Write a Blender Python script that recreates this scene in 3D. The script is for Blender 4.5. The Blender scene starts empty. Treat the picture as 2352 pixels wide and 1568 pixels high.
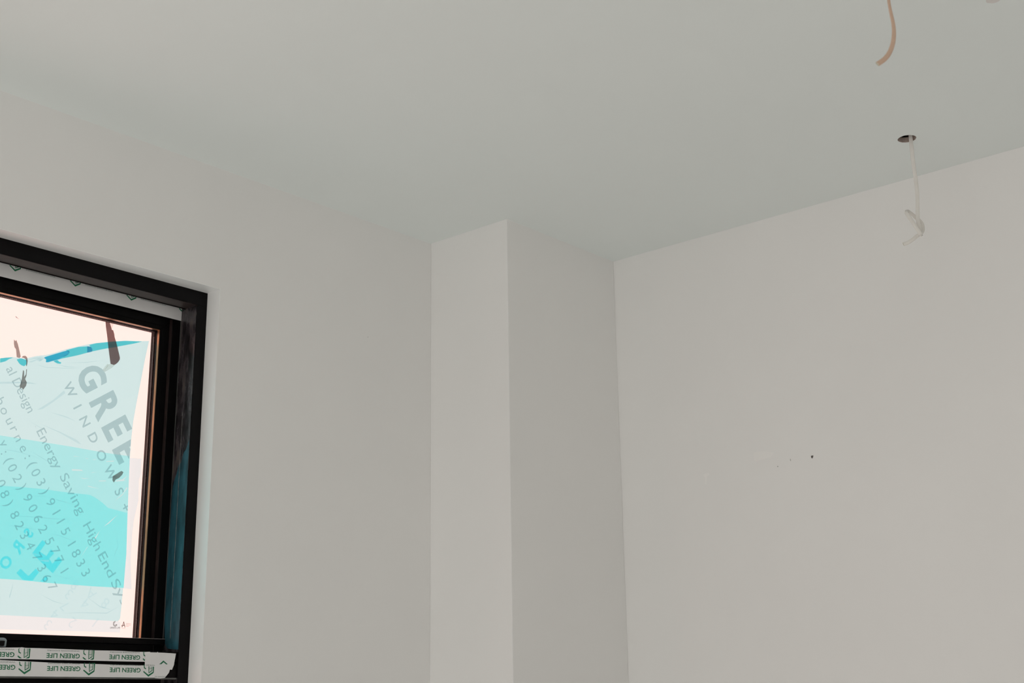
import bpy, bmesh, math, random
from mathutils import Vector, Matrix, noise as mnoise

random.seed(7)
scene = bpy.context.scene
COL = scene.collection

# ------------------------------------------------------------------ camera
# metres; corner of the room at x = 0, y = 0; window wall is y = 0, the wall on the right x = 0
cam_data = bpy.data.cameras.new('camera')
cam_data.sensor_width = 36.0
cam_data.lens = 3013.9 / 2352 * 36.0
cam_data.clip_start = 0.02
cam_data.dof.use_dof = True
cam_data.dof.focus_distance = 2.85
cam_data.dof.aperture_fstop = 5.6
cam = bpy.data.objects.new('camera', cam_data)
COL.objects.link(cam)
_yaw, _pitch, _roll = 0.71120658, 0.27368112, -0.01439087
_F = Vector((math.cos(_yaw) * math.cos(_pitch), math.sin(_yaw) * math.cos(_pitch), math.sin(_pitch)))
_R0 = Vector((math.sin(_yaw), -math.cos(_yaw), 0))
_U0 = _R0.cross(_F)
_R = _R0 * math.cos(_roll) + _U0 * math.sin(_roll)
_U = _U0 * math.cos(_roll) - _R0 * math.sin(_roll)
_M = Matrix((_R, _U, -_F)).transposed().to_4x4()
_M.translation = Vector((-2.9301, -2.4110, 1.5))
cam.matrix_world = _M
scene.camera = cam

# ------------------------------------------------------------------ sky, exposure
world = bpy.data.worlds.new('sky')
scene.world = world
world.use_nodes = True
_bg = world.node_tree.nodes['Background']
_bg.inputs['Color'].default_value = (1.0, 0.965, 0.925, 1)
_bg.inputs['Strength'].default_value = 1.43

sun_d = bpy.data.lights.new('sun', 'SUN')
sun_d.energy = 5.9
sun_d.color = (1.0, 0.965, 0.915)
sun_d.angle = math.radians(2.0)
sun = bpy.data.objects.new('sun', sun_d)
COL.objects.link(sun)
sun.rotation_euler = Vector((0.80, 0.0, -0.68)).to_track_quat('-Z', 'Y').to_euler()


def portal(name, loc, normal, w, h):
    d = bpy.data.lights.new(name, 'AREA')
    d.shape = 'RECTANGLE'
    d.size, d.size_y = w, h
    d.cycles.is_portal = True
    o = bpy.data.objects.new(name, d)
    COL.objects.link(o)
    o.location = loc
    o.rotation_euler = Vector(normal).to_track_quat('-Z', 'Y').to_euler()


scene.view_settings.view_transform = 'Standard'
scene.view_settings.look = 'None'
scene.view_settings.exposure = 0.0
scene.view_settings.gamma = 1.0
scene.view_settings.use_curve_mapping = False
scene.cycles.diffuse_bounces = 8
scene.cycles.max_bounces = 16
scene.cycles.transparent_max_bounces = 32

# ------------------------------------------------------------------ measured outlines (metres; x,z in the plane of the window)
FILM_MAIN = [(-1.6649, 2.2141), (-1.6086, 2.2296), (-1.5844, 2.2387), (-1.5733, 2.2399), (-1.5621, 2.2401), (-1.5489, 2.2426), (-1.529, 2.2514), (-1.5054, 2.2585), (-1.4829, 2.2684), (-1.4571, 2.2816), (-1.4296, 2.2932), (-1.4081, 2.3019), (-1.3863, 2.3096), (-1.3529, 2.3195), (-1.3119, 2.3302), (-1.2721, 2.3372), (-1.2466, 2.3429), (-1.2491, 2.3402), (-1.2561, 2.2986), (-1.2644, 2.2396), (-1.2714, 2.1896), (-1.2769, 2.145), (-1.279, 2.1029), (-1.2795, 2.062), (-1.2777, 1.9802), (-1.2748, 1.8956), (-1.2727, 1.8457), (-1.2736, 1.8016), (-1.2754, 1.7579), (-1.2762, 1.729), (-1.2773, 1.706), (-1.2792, 1.7019), (-1.2824, 1.6988), (-1.3451, 1.6993), (-1.4541, 1.7003), (-1.5571, 1.7006), (-1.6128, 1.7007)]
FILM_BAND = [(-1.6496, 2.0651), (-1.5926, 2.0674), (-1.517, 2.0672), (-1.4238, 2.0665), (-1.3562, 2.0646), (-1.319, 2.0644), (-1.2803, 2.065), (-1.2774, 1.9803), (-1.2745, 1.8956), (-1.2724, 1.8457), (-1.2734, 1.8017), (-1.2736, 1.7714), (-1.3488, 1.7703), (-1.444, 1.771), (-1.5199, 1.7733), (-1.564, 1.7732), (-1.62, 1.7736)]
FILM_FOLD = [(-1.6386, 1.9589), (-1.5822, 1.963), (-1.5303, 1.9655), (-1.4767, 1.9667), (-1.4262, 1.9659), (-1.3728, 1.9668), (-1.3593, 1.9624), (-1.3403, 1.9526), (-1.3261, 1.943), (-1.2765, 1.9369), (-1.2742, 1.8957), (-1.2722, 1.8458), (-1.2731, 1.8017), (-1.2733, 1.7714), (-1.3486, 1.7704), (-1.4437, 1.7711), (-1.5197, 1.7733), (-1.5637, 1.7733), (-1.6198, 1.7736)]
FILM_CLEAR_SIDE = [(-1.2803, 2.0611), (-1.249, 2.0637), (-1.2482, 2.0292), (-1.2523, 2.0135), (-1.2499, 1.9682), (-1.2587, 1.9221), (-1.2607, 1.8911), (-1.2606, 1.8319), (-1.2534, 1.7693), (-1.2755, 1.7703), (-1.2727, 1.8457), (-1.2748, 1.8956), (-1.2777, 1.9802)]
FILM_CLEAR_FOOT = [(-1.6128, 1.7007), (-1.5571, 1.7006), (-1.4541, 1.7003), (-1.3451, 1.6993), (-1.2824, 1.6988), (-1.2765, 1.6971), (-1.2753, 1.6749), (-1.3024, 1.6744), (-1.3653, 1.6743), (-1.4727, 1.6729), (-1.5543, 1.672), (-1.6098, 1.6718)]
ROLL_1 = [(-1.5064, 2.2537), (-1.483, 2.2653), (-1.4623, 2.2754), (-1.4528, 2.2788), (-1.4493, 2.2759), (-1.4521, 2.2703), (-1.4582, 2.265), (-1.4675, 2.2602), (-1.4735, 2.2545), (-1.4869, 2.2489), (-1.4981, 2.2433), (-1.5043, 2.2421), (-1.5038, 2.2482), (-1.5094, 2.2511)]
ROLL_2 = [(-1.4593, 2.278), (-1.4294, 2.2916), (-1.4081, 2.2973), (-1.3992, 2.2981), (-1.3943, 2.2933), (-1.395, 2.2875), (-1.4069, 2.2826), (-1.4278, 2.273), (-1.4452, 2.266), (-1.4662, 2.2579), (-1.4735, 2.2545), (-1.4675, 2.2602), (-1.4502, 2.2737)]
ROLL_3 = [(-1.404, 2.3012), (-1.3866, 2.3086), (-1.3532, 2.3185), (-1.3122, 2.3295), (-1.2677, 2.3367), (-1.2897, 2.3274), (-1.3296, 2.3125), (-1.3688, 2.2984), (-1.3945, 2.2881), (-1.3946, 2.2933), (-1.3992, 2.2981)]
ROLL_4 = [(-1.4081, 2.2973), (-1.3992, 2.2981), (-1.3943, 2.2933), (-1.395, 2.2875), (-1.4069, 2.2826)]
ROLL_5 = [(-1.6091, 2.2309), (-1.5945, 2.2352), (-1.5796, 2.2381), (-1.5892, 2.2328), (-1.5966, 2.2265), (-1.6082, 2.2214)]
ROLL_6 = [(-1.5722, 2.2351), (-1.5624, 2.2399), (-1.5499, 2.2383), (-1.5481, 2.2298), (-1.5537, 2.2238), (-1.5599, 2.2246), (-1.5653, 2.2275)]
ROLL_7 = [(-1.4868, 2.2484), (-1.4775, 2.2522), (-1.473, 2.249), (-1.4681, 2.2485), (-1.4694, 2.2452), (-1.4769, 2.2443), (-1.4834, 2.246)]
ROLL_8 = [(-1.5469, 2.2389), (-1.533, 2.2465), (-1.5188, 2.2513), (-1.5083, 2.2508), (-1.515, 2.244), (-1.522, 2.2397), (-1.5183, 2.2454), (-1.5297, 2.2447)]
ROLL_9 = [(-1.5454, 2.2348), (-1.5326, 2.2417), (-1.5216, 2.2472), (-1.5121, 2.2466), (-1.5179, 2.241), (-1.5264, 2.2419), (-1.5382, 2.2346)]
ROLL_10 = [(-1.5082, 2.2503), (-1.4998, 2.2504), (-1.4923, 2.2504), (-1.4817, 2.2504), (-1.4718, 2.2482), (-1.4685, 2.2469), (-1.4715, 2.2443), (-1.4834, 2.246), (-1.4975, 2.2484)]
SCRAP_1 = [(-1.3596, 2.3727), (-1.35, 2.3727), (-1.3408, 2.3523), (-1.3379, 2.3522), (-1.3344, 2.3446), (-1.3326, 2.3365), (-1.3277, 2.3259), (-1.3226, 2.3121), (-1.3152, 2.2913), (-1.3154, 2.2865), (-1.319, 2.28), (-1.3243, 2.2743), (-1.3299, 2.2711), (-1.3381, 2.2722), (-1.3423, 2.2903), (-1.3467, 2.3094), (-1.3515, 2.3337), (-1.3567, 2.3559)]
SCRAP_2 = [(-1.35, 2.3732), (-1.3361, 2.3736), (-1.3405, 2.3551), (-1.3416, 2.3543)]
SCRAP_3 = [(-1.3458, 2.2713), (-1.3436, 2.2701), (-1.3439, 2.2659), (-1.3537, 2.2526), (-1.3572, 2.254), (-1.3522, 2.2622)]
SCRAP_4 = [(-1.3436, 2.2701), (-1.3381, 2.2722), (-1.3299, 2.2711), (-1.3243, 2.2738), (-1.3339, 2.2636), (-1.3513, 2.2505), (-1.3537, 2.2526)]
SCRAP_5 = [(-1.5823, 2.2772), (-1.5789, 2.2744), (-1.5772, 2.2773), (-1.5728, 2.2692), (-1.5694, 2.26), (-1.5637, 2.2429), (-1.5659, 2.2395), (-1.5726, 2.2402), (-1.5757, 2.2568), (-1.5797, 2.261), (-1.5817, 2.2684)]
SCRAP_6 = [(-1.562, 2.2418), (-1.5583, 2.2455), (-1.5533, 2.2469), (-1.5494, 2.2442), (-1.547, 2.2368), (-1.5476, 2.2297), (-1.5483, 2.2247), (-1.5497, 2.2254), (-1.5499, 2.2332), (-1.5521, 2.2397), (-1.5559, 2.2415)]
SCRAP_7 = [(-1.5557, 2.2148), (-1.5532, 2.213), (-1.552, 2.2), (-1.5487, 2.2065), (-1.5488, 2.2183), (-1.5472, 2.2178), (-1.5469, 2.2039), (-1.5493, 2.1961), (-1.5448, 2.1895), (-1.5457, 2.182), (-1.5517, 2.1722), (-1.5551, 2.176), (-1.5594, 2.1731), (-1.5594, 2.1811), (-1.5569, 2.1947)]
SCRAP_8 = [(-1.3004, 2.0287), (-1.2951, 2.0263), (-1.298, 2.0199), (-1.3059, 2.0114), (-1.3133, 2.0075), (-1.3178, 2.0002), (-1.3215, 2.005), (-1.3214, 2.014), (-1.3133, 2.0195)]
SCRAP_9 = [(-1.5846, 2.3288), (-1.581, 2.3281), (-1.5787, 2.3261), (-1.5745, 2.3245), (-1.5781, 2.3252), (-1.5818, 2.3264)]
PRINT_BIG = [('G', -1.4315, 2.2318, -56.04, 0.0641, 0.052), ('R', -1.3907, 2.172, -56.04, 0.0645, 0.0486), ('E', -1.3556, 2.1206, -56.04, 0.0648, 0.0372), ('E', -1.3242, 2.0745, -56.04, 0.065, 0.0375)]
PRINT_LINE = [('al Design', -1.594, 2.2103, -56.04, 0.0209, 0.105), ('·', -1.5175, 2.0977, -56.04, 0.0036, 0.0028), ('Energy', -1.5126, 2.0875, -56.04, 0.0211, 0.0928), ('Saving', -1.4503, 1.9978, -56.04, 0.0213, 0.0951), ('·', -1.3952, 1.9215, -56.04, 0.0036, 0.0029), ('High', -1.3855, 1.898, -56.04, 0.0215, 0.0636), ('End', -1.3444, 1.8365, -56.04, 0.0216, 0.0564), ('Sys', -1.3078, 1.7803, -56.04, 0.0217, 0.0588)]
PRINT_WINDOWS = [('W', -1.4408, 2.1915, -56.04, 0.0217), ('I', -1.42, 2.1567, -56.04, 0.0218), ('N', -1.3993, 2.1268, -56.04, 0.0218), ('D', -1.3759, 2.0932, -56.04, 0.0219), ('O', -1.3521, 2.0567, -56.04, 0.022), ('W', -1.3267, 2.021, -56.04, 0.022), ('S', -1.3015, 1.9819, -56.04, 0.0221), ('+', -1.2819, 1.9489, -56.04, 0.0222)]
PRINT_PHONE_A = [('b', -1.5984, 2.1396, -56.04, 0.0209), ('o', -1.5899, 2.1196, -56.04, 0.0209), ('u', -1.5762, 2.0995, -56.04, 0.0209), ('r', -1.5642, 2.0841, -56.04, 0.0209), ('n', -1.5535, 2.0664, -56.04, 0.021), ('e', -1.5398, 2.0459, -56.04, 0.021), (':', -1.528, 2.0297, -56.04, 0.021), ('(', -1.5174, 2.0148, -56.04, 0.0211), ('0', -1.5053, 1.9996, -56.04, 0.0211), ('3', -1.4913, 1.9806, -56.04, 0.0212), (')', -1.4826, 1.9615, -56.04, 0.0212), ('9', -1.4653, 1.9406, -56.04, 0.0212), ('1', -1.4502, 1.9207, -56.04, 0.0213), ('1', -1.4384, 1.9026, -56.04, 0.0213), ('5', -1.4255, 1.8822, -56.04, 0.0214), ('1', -1.4083, 1.8574, -56.04, 0.0214), ('8', -1.3962, 1.8376, -56.04, 0.0215), ('3', -1.3834, 1.8179, -56.04, 0.0215), ('3', -1.3696, 1.7981, -56.04, 0.0216)]
PRINT_PHONE_B = [('y', -1.5878, 2.0484, -56.04, 0.0205), (':', -1.5817, 2.0316, -56.04, 0.0205), ('(', -1.5705, 2.0169, -56.04, 0.0205), ('0', -1.5588, 2.0029, -56.04, 0.0206), ('2', -1.5456, 1.9826, -56.04, 0.0206), (')', -1.5356, 1.9648, -56.04, 0.0206), ('9', -1.5186, 1.9441, -56.04, 0.0207), ('0', -1.5049, 1.9237, -56.04, 0.0207), ('6', -1.4912, 1.9032, -56.04, 0.0208), ('2', -1.4778, 1.8824, -56.04, 0.0208), ('5', -1.461, 1.8585, -56.04, 0.0209), ('7', -1.4461, 1.8393, -56.04, 0.021), ('7', -1.4351, 1.8205, -56.04, 0.021), ('1', -1.4206, 1.799, -56.04, 0.021)]
PRINT_PHONE_C = [('0', -1.5806, 1.9673, -56.04, 0.0202), ('8', -1.5704, 1.9461, -56.04, 0.0202), (')', -1.5613, 1.9276, -56.04, 0.0202), ('8', -1.5443, 1.9057, -56.04, 0.0202), ('2', -1.5318, 1.8851, -56.04, 0.0203), ('3', -1.5188, 1.8654, -56.04, 0.0203), ('4', -1.5034, 1.8452, -56.04, 0.0204), ('7', -1.4862, 1.823, -56.04, 0.0205), ('3', -1.4735, 1.801, -56.04, 0.0205), ('6', -1.4602, 1.781, -56.04, 0.0205), ('7', -1.4456, 1.7639, -56.04, 0.0206)]
PRINT_FAINT = [('3', -1.4491, 1.6856, 143.4, 0.0212), ('2', -1.3925, 1.6916, 143.4, 0.0218), ('1', -1.3373, 1.6937, 143.4, 0.0225), ('8', -1.3929, 1.7705, 143.4, 0.0222), ('3', -1.4057, 1.7508, 143.4, 0.022), ('A', -1.3531, 1.7537, 143.4, 0.0226), ('4', -1.3647, 1.7319, 143.4, 0.0223), ('8', -1.3162, 1.7358, 143.4, 0.0229), ('7', -1.4138, 1.7264, 143.4, 0.0218), ('4', -1.4344, 1.7066, 143.4, 0.0214)]
PRINT_FLIPPED = [[(-1.4767, 1.8594), (-1.4678, 1.8545), (-1.4805, 1.8346), (-1.4645, 1.8268), (-1.4558, 1.8422), (-1.4473, 1.8337), (-1.4579, 1.8217), (-1.4493, 1.8118), (-1.4359, 1.8275), (-1.4273, 1.8197), (-1.4467, 1.7917), (-1.4976, 1.8298)], [(-1.5207, 1.7964), (-1.5015, 1.7826), (-1.4864, 1.7988), (-1.4782, 1.7924), (-1.4917, 1.7736), (-1.5127, 1.7737), (-1.5288, 1.787)], [(-1.4742, 1.7733), (-1.4623, 1.7851), (-1.4565, 1.7807), (-1.4627, 1.7729)]]
PRINT_FLIPPED_SMALL = [('S', -1.5095, 1.8712, 56.1, 0.0204), ('R', -1.5307, 1.8396, 56.1, 0.0239), ('O', -1.5541, 1.8069, 56.1, 0.0225)]
CREASES = [[(-1.6047, 2.1761), (-1.5789, 2.1807), (-1.5595, 2.1855), (-1.5417, 2.1917), (-1.5198, 2.1904), (-1.5414, 2.1891), (-1.5791, 2.1835), (-1.6044, 2.1802)], [(-1.533, 2.2324), (-1.5015, 2.2316), (-1.4539, 2.2383), (-1.4167, 2.2444), (-1.4538, 2.2371), (-1.5014, 2.2302)], [(-1.4834, 2.2426), (-1.4543, 2.242), (-1.4169, 2.2467), (-1.389, 2.2519), (-1.4541, 2.2402)], [(-1.4613, 2.2483), (-1.4065, 2.261), (-1.3569, 2.2758), (-1.4063, 2.2594)], [(-1.5147, 2.1346), (-1.4795, 2.1625), (-1.456, 2.1874), (-1.4523, 2.182), (-1.4761, 2.1601), (-1.5025, 2.138)], [(-1.4881, 2.1344), (-1.4447, 2.1309), (-1.4197, 2.1229), (-1.4444, 2.128)], [(-1.509, 2.1062), (-1.4573, 2.092), (-1.4107, 2.075), (-1.4042, 2.0748), (-1.4163, 2.0831), (-1.4576, 2.0949)], [(-1.5323, 2.1077), (-1.5052, 2.0981), (-1.4861, 2.0951), (-1.505, 2.0966)], [(-1.5313, 2.047), (-1.4833, 2.029), (-1.4347, 2.0149), (-1.4831, 2.0269)], [(-1.5906, 2.0389), (-1.5534, 2.0397), (-1.4991, 2.0313), (-1.5532, 2.0376)], [(-1.4858, 1.9526), (-1.4447, 1.9471), (-1.3961, 1.9392), (-1.4445, 1.9449)], [(-1.5772, 1.901), (-1.5181, 1.9055), (-1.4569, 1.9072), (-1.4016, 1.909), (-1.4567, 1.9051), (-1.518, 1.9041)], [(-1.5367, 1.9428), (-1.4919, 1.9519), (-1.4607, 1.9511), (-1.4918, 1.9505)], [(-1.4664, 1.8742), (-1.4382, 1.8725), (-1.3976, 1.8617), (-1.438, 1.8704)], [(-1.5755, 1.8838), (-1.531, 1.8824), (-1.4853, 1.8796), (-1.5308, 1.8803)], [(-1.4239, 1.7096), (-1.3772, 1.7138), (-1.3127, 1.7159), (-1.2807, 1.7316), (-1.3125, 1.7138), (-1.3771, 1.7124)], [(-1.364, 1.7474), (-1.3301, 1.7293), (-1.3, 1.7222), (-1.3299, 1.7265)], [(-1.3052, 1.8974), (-1.2949, 1.8615), (-1.3041, 1.8388), (-1.2967, 1.8306), (-1.3031, 1.8374), (-1.2966, 1.8613)], [(-1.5423, 1.7367), (-1.5369, 1.7572), (-1.5358, 1.7681), (-1.5355, 1.7573), (-1.5392, 1.7355)], [(-1.4464, 1.7889), (-1.4148, 1.7839), (-1.3991, 1.7849), (-1.4146, 1.7822)], [(-1.4796, 1.7495), (-1.4416, 1.735), (-1.4131, 1.7281), (-1.4414, 1.733)]]
GLINTS = [[(-1.4198, 2.0469), (-1.402, 2.0474), (-1.4197, 2.0457)], [(-1.3904, 2.0459), (-1.3797, 2.0458), (-1.3903, 2.0447)], [(-1.3714, 2.0459), (-1.3623, 2.0463), (-1.3713, 2.0443)], [(-1.3389, 2.0461), (-1.3188, 2.0498), (-1.3204, 2.0476), (-1.3387, 2.0446)], [(-1.4213, 2.0177), (-1.398, 2.0195), (-1.3945, 2.017), (-1.4211, 2.0144)], [(-1.4031, 2.003), (-1.3916, 2.0011), (-1.3754, 2.0034), (-1.3915, 1.9997)], [(-1.3732, 2.0167), (-1.3617, 2.0178), (-1.3731, 2.0155)], [(-1.3536, 2.0005), (-1.3371, 2.0028), (-1.337, 2.001), (-1.3535, 1.999)], [(-1.312, 2.0055), (-1.2937, 2.0114), (-1.2831, 2.0203), (-1.2917, 2.0086), (-1.2831, 2.0085), (-1.3118, 2.0035)], [(-1.3805, 1.9863), (-1.3505, 1.9823), (-1.3787, 1.9843)], [(-1.2829, 1.9938), (-1.2912, 1.9786), (-1.3118, 1.9591), (-1.2926, 1.9747), (-1.2802, 1.9926)], [(-1.2909, 1.9756), (-1.2792, 1.9799), (-1.255, 1.9803), (-1.2774, 1.9779)], [(-1.2753, 1.997), (-1.2538, 1.9995), (-1.2735, 1.9952)], [(-1.2979, 1.9331), (-1.3214, 1.9101), (-1.3294, 1.9049), (-1.32, 1.9132)], [(-1.2995, 1.9312), (-1.3213, 1.9091), (-1.334, 1.9006), (-1.3216, 1.912)], [(-1.3416, 1.8926), (-1.3548, 1.8725), (-1.3681, 1.8555), (-1.3881, 1.8239), (-1.3711, 1.8524), (-1.3516, 1.8728)], [(-1.4025, 1.7695), (-1.3885, 1.7717), (-1.3883, 1.7693), (-1.4016, 1.7676)], [(-1.4976, 1.8307), (-1.465, 1.8245), (-1.4959, 1.8284)], [(-1.4797, 1.8172), (-1.4584, 1.8194), (-1.458, 1.8146), (-1.4796, 1.8158)]]
TAPE_UPPER = [(-1.63, 1.6304), (-1.6081, 1.6304), (-1.586, 1.631), (-1.5667, 1.6316), (-1.5622, 1.6323), (-1.5561, 1.6313), (-1.5256, 1.6313), (-1.4899, 1.6311), (-1.4389, 1.6304), (-1.3977, 1.6301), (-1.356, 1.6303), (-1.3374, 1.6302), (-1.3046, 1.6293), (-1.2802, 1.6295), (-1.2706, 1.6301), (-1.2797, 1.6093), (-1.3374, 1.6091), (-1.3878, 1.6093), (-1.4371, 1.6095), (-1.4926, 1.6094), (-1.5465, 1.6094), (-1.6061, 1.6093), (-1.6279, 1.6094)]
TAPE_LOWER = [(-1.6277, 1.6071), (-1.6058, 1.607), (-1.5461, 1.6054), (-1.4921, 1.6037), (-1.4366, 1.603), (-1.3955, 1.6028), (-1.3369, 1.6019), (-1.2791, 1.6017), (-1.2522, 1.6013), (-1.2508, 1.6003), (-1.2491, 1.5753), (-1.2834, 1.5757), (-1.3178, 1.5753), (-1.3433, 1.5749), (-1.3602, 1.5758), (-1.3702, 1.5763), (-1.385, 1.5756), (-1.4178, 1.5757), (-1.4343, 1.5758), (-1.4974, 1.5757), (-1.5509, 1.5759), (-1.6028, 1.5762), (-1.6246, 1.5766)]
TAPE_PATCH = [(-1.2797, 1.6291), (-1.2688, 1.6301), (-1.2678, 1.629), (-1.251, 1.629), (-1.2493, 1.6305), (-1.2483, 1.6289), (-1.2331, 1.6288), (-1.2031, 1.6278), (-1.2043, 1.6188), (-1.2057, 1.6121), (-1.2065, 1.6039), (-1.2108, 1.5937), (-1.2163, 1.594), (-1.2181, 1.5877), (-1.2227, 1.5825), (-1.2282, 1.5765), (-1.2384, 1.5754), (-1.2526, 1.576), (-1.2551, 1.5994), (-1.279, 1.6006), (-1.2799, 1.6071), (-1.2798, 1.6181)]
LOGO = [[(-0.01248, 0.01159), (-0.00032, 0.00386), (3e-05, -0.00035), (-0.01342, 0.0092)], [(-0.00032, 0.00386), (0.01045, 0.00998), (0.00948, 0.02801), (0.00864, 0.03225), (0.01159, 0.0323), (0.01289, 0.02239), (0.01261, 0.00767), (3e-05, -0.00035)], [(3e-05, 0.00654), (-0.00096, 0.01865), (-0.00101, 0.03207), (0.00046, 0.0321), (0.00107, 0.01868), (0.00138, 0.00895)], [(3e-05, 0.00654), (0.00886, 0.01137), (0.00699, 0.01227), (0.00138, 0.00895)], [(0.00699, 0.01227), (0.00886, 0.01137), (0.00809, 0.02586), (0.00062, 0.0321), (-0.00101, 0.03207), (0.00651, 0.02512)], [(0.00405, 0.01025), (0.00467, 0.01061), (0.00391, 0.02791), (0.00323, 0.02825)], [(0.00098, 0.01586), (0.00719, 0.01679), (0.00714, 0.0175), (0.00092, 0.01656)], [(-0.01314, 0.02339), (-0.01128, 0.02342), (-0.01006, 0.01852), (-0.00641, 0.0166), (-0.00755, 0.01468), (-0.01213, 0.01708)], [(-0.01314, 0.02339), (-0.01128, 0.02342), (-0.00179, 0.0317), (-0.00345, 0.03202)]]
PATCH_CHEVRON = [[(-1.2442, 1.6047), (-1.234, 1.6127), (-1.2227, 1.6051), (-1.2267, 1.6046), (-1.2333, 1.609), (-1.2388, 1.6048)]]
CABLE_WHITE = [(-0.2198, -1.2978, 2.7879), (-0.2204, -1.2964, 2.7715), (-0.2209, -1.295, 2.755), (-0.221, -1.295, 2.7301), (-0.2209, -1.295, 2.7053), (-0.2208, -1.2954, 2.6764), (-0.2203, -1.2965, 2.6476), (-0.2202, -1.2967, 2.6191), (-0.2207, -1.2955, 2.595), (-0.2215, -1.2936, 2.5711), (-0.222, -1.2924, 2.5511), (-0.2217, -1.2931, 2.537), (-0.2191, -1.2943, 2.5254), (-0.2125, -1.2944, 2.5242), (-0.2058, -1.295, 2.5329), (-0.2032, -1.2934, 2.5461), (-0.2057, -1.2901, 2.5543), (-0.2113, -1.2844, 2.5623), (-0.215, -1.278, 2.5706), (-0.2194, -1.2727, 2.5768), (-0.2282, -1.2723, 2.5768), (-0.2363, -1.2736, 2.5722), (-0.2394, -1.2766, 2.5644), (-0.2383, -1.2845, 2.5487), (-0.2361, -1.2924, 2.5302), (-0.2326, -1.2982, 2.5158), (-0.2246, -1.2968, 2.5138), (-0.2165, -1.2902, 2.5176), (-0.2167, -1.2843, 2.517), (-0.2201, -1.2762, 2.5102), (-0.2245, -1.2656, 2.5042), (-0.2305, -1.2565, 2.5004)]
CABLE_ORANGE = [(-1.0822, -1.6513, 2.7616), (-1.0838, -1.6475, 2.7108), (-1.0854, -1.6436, 2.6606), (-1.0865, -1.6409, 2.6233), (-1.0872, -1.6393, 2.5986), (-1.0889, -1.6405, 2.5849), (-1.0903, -1.6422, 2.5712), (-1.0935, -1.6449, 2.5565), (-1.097, -1.6469, 2.5432), (-1.1009, -1.6481, 2.5314), (-1.1051, -1.6483, 2.5186), (-1.1098, -1.6474, 2.5062), (-1.1151, -1.645, 2.494), (-1.121, -1.6412, 2.4835), (-1.1274, -1.6363, 2.4755), (-1.1343, -1.63, 2.4691)]
MARK_HOLE = [(-0.8648, 2.0985), (-0.8671, 2.0999), (-0.8713, 2.0993), (-0.8694, 2.0945), (-0.8674, 2.0921), (-0.8649, 2.096)]
MARK_SCRATCH = [(-0.8059, 2.0996), (-0.8073, 2.0998), (-0.8078, 2.0951), (-0.8064, 2.0934)]
MARK_SPECK = [(-0.7681, 2.0861), (-0.7719, 2.0857), (-0.7702, 2.0835), (-0.7683, 2.0841)]
MARK_FILLER = [(-0.7022, 2.1273), (-0.7074, 2.1304), (-0.725, 2.1298), (-0.7423, 2.1271), (-0.7575, 2.1224), (-0.759, 2.1179), (-0.7509, 2.1121), (-0.7332, 2.1093), (-0.7194, 2.1076), (-0.7056, 2.106), (-0.7021, 2.1117)]
MARK_SMEAR = [(-0.5479, 2.092), (-0.5636, 2.0944), (-0.565, 2.0898), (-0.5589, 2.0853), (-0.556, 2.0652), (-0.551, 2.0658), (-0.5526, 2.0834), (-0.5486, 2.0865)]

# ------------------------------------------------------------------ materials
def nodes_of(name):
    m = bpy.data.materials.new(name)
    m.use_nodes = True
    nt = m.node_tree
    return m, nt, nt.nodes['Principled BSDF'], nt.nodes['Material Output']


def principled(name, color, rough=0.5, metal=0.0, spec=0.5, var=0.0, var_scale=5.0, bump=0.0, bump_scale=200.0, stretch=(1, 1, 1)):
    m, nt, p, out = nodes_of(name)
    p.inputs['Roughness'].default_value = rough
    p.inputs['Metallic'].default_value = metal
    p.inputs['Specular IOR Level'].default_value = spec
    tc = nt.nodes.new('ShaderNodeTexCoord')
    mp = nt.nodes.new('ShaderNodeMapping')
    mp.inputs['Scale'].default_value = stretch
    nt.links.new(tc.outputs['Object'], mp.inputs['Vector'])
    n = nt.nodes.new('ShaderNodeTexNoise')
    n.inputs['Scale'].default_value = var_scale
    n.inputs['Detail'].default_value = 4
    nt.links.new(mp.outputs['Vector'], n.inputs['Vector'])
    r = nt.nodes.new('ShaderNodeValToRGB')
    r.color_ramp.elements[0].position = 0.3
    r.color_ramp.elements[1].position = 0.7
    r.color_ramp.elements[0].color = [c * (1 - var) for c in color] + [1]
    r.color_ramp.elements[1].color = [min(1, c * (1 + var)) for c in color] + [1]
    nt.links.new(n.outputs['Fac'], r.inputs['Fac'])
    nt.links.new(r.outputs['Color'], p.inputs['Base Color'])
    if bump:
        nb = nt.nodes.new('ShaderNodeTexNoise')
        nb.inputs['Scale'].default_value = bump_scale
        nb.inputs['Detail'].default_value = 2
        nt.links.new(tc.outputs['Object'], nb.inputs['Vector'])
        b = nt.nodes.new('ShaderNodeBump')
        b.inputs['Strength'].default_value = bump
        b.inputs['Distance'].default_value = 0.001
        nt.links.new(nb.outputs['Fac'], b.inputs['Height'])
        nt.links.new(b.outputs['Normal'], p.inputs['Normal'])
    return m


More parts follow.
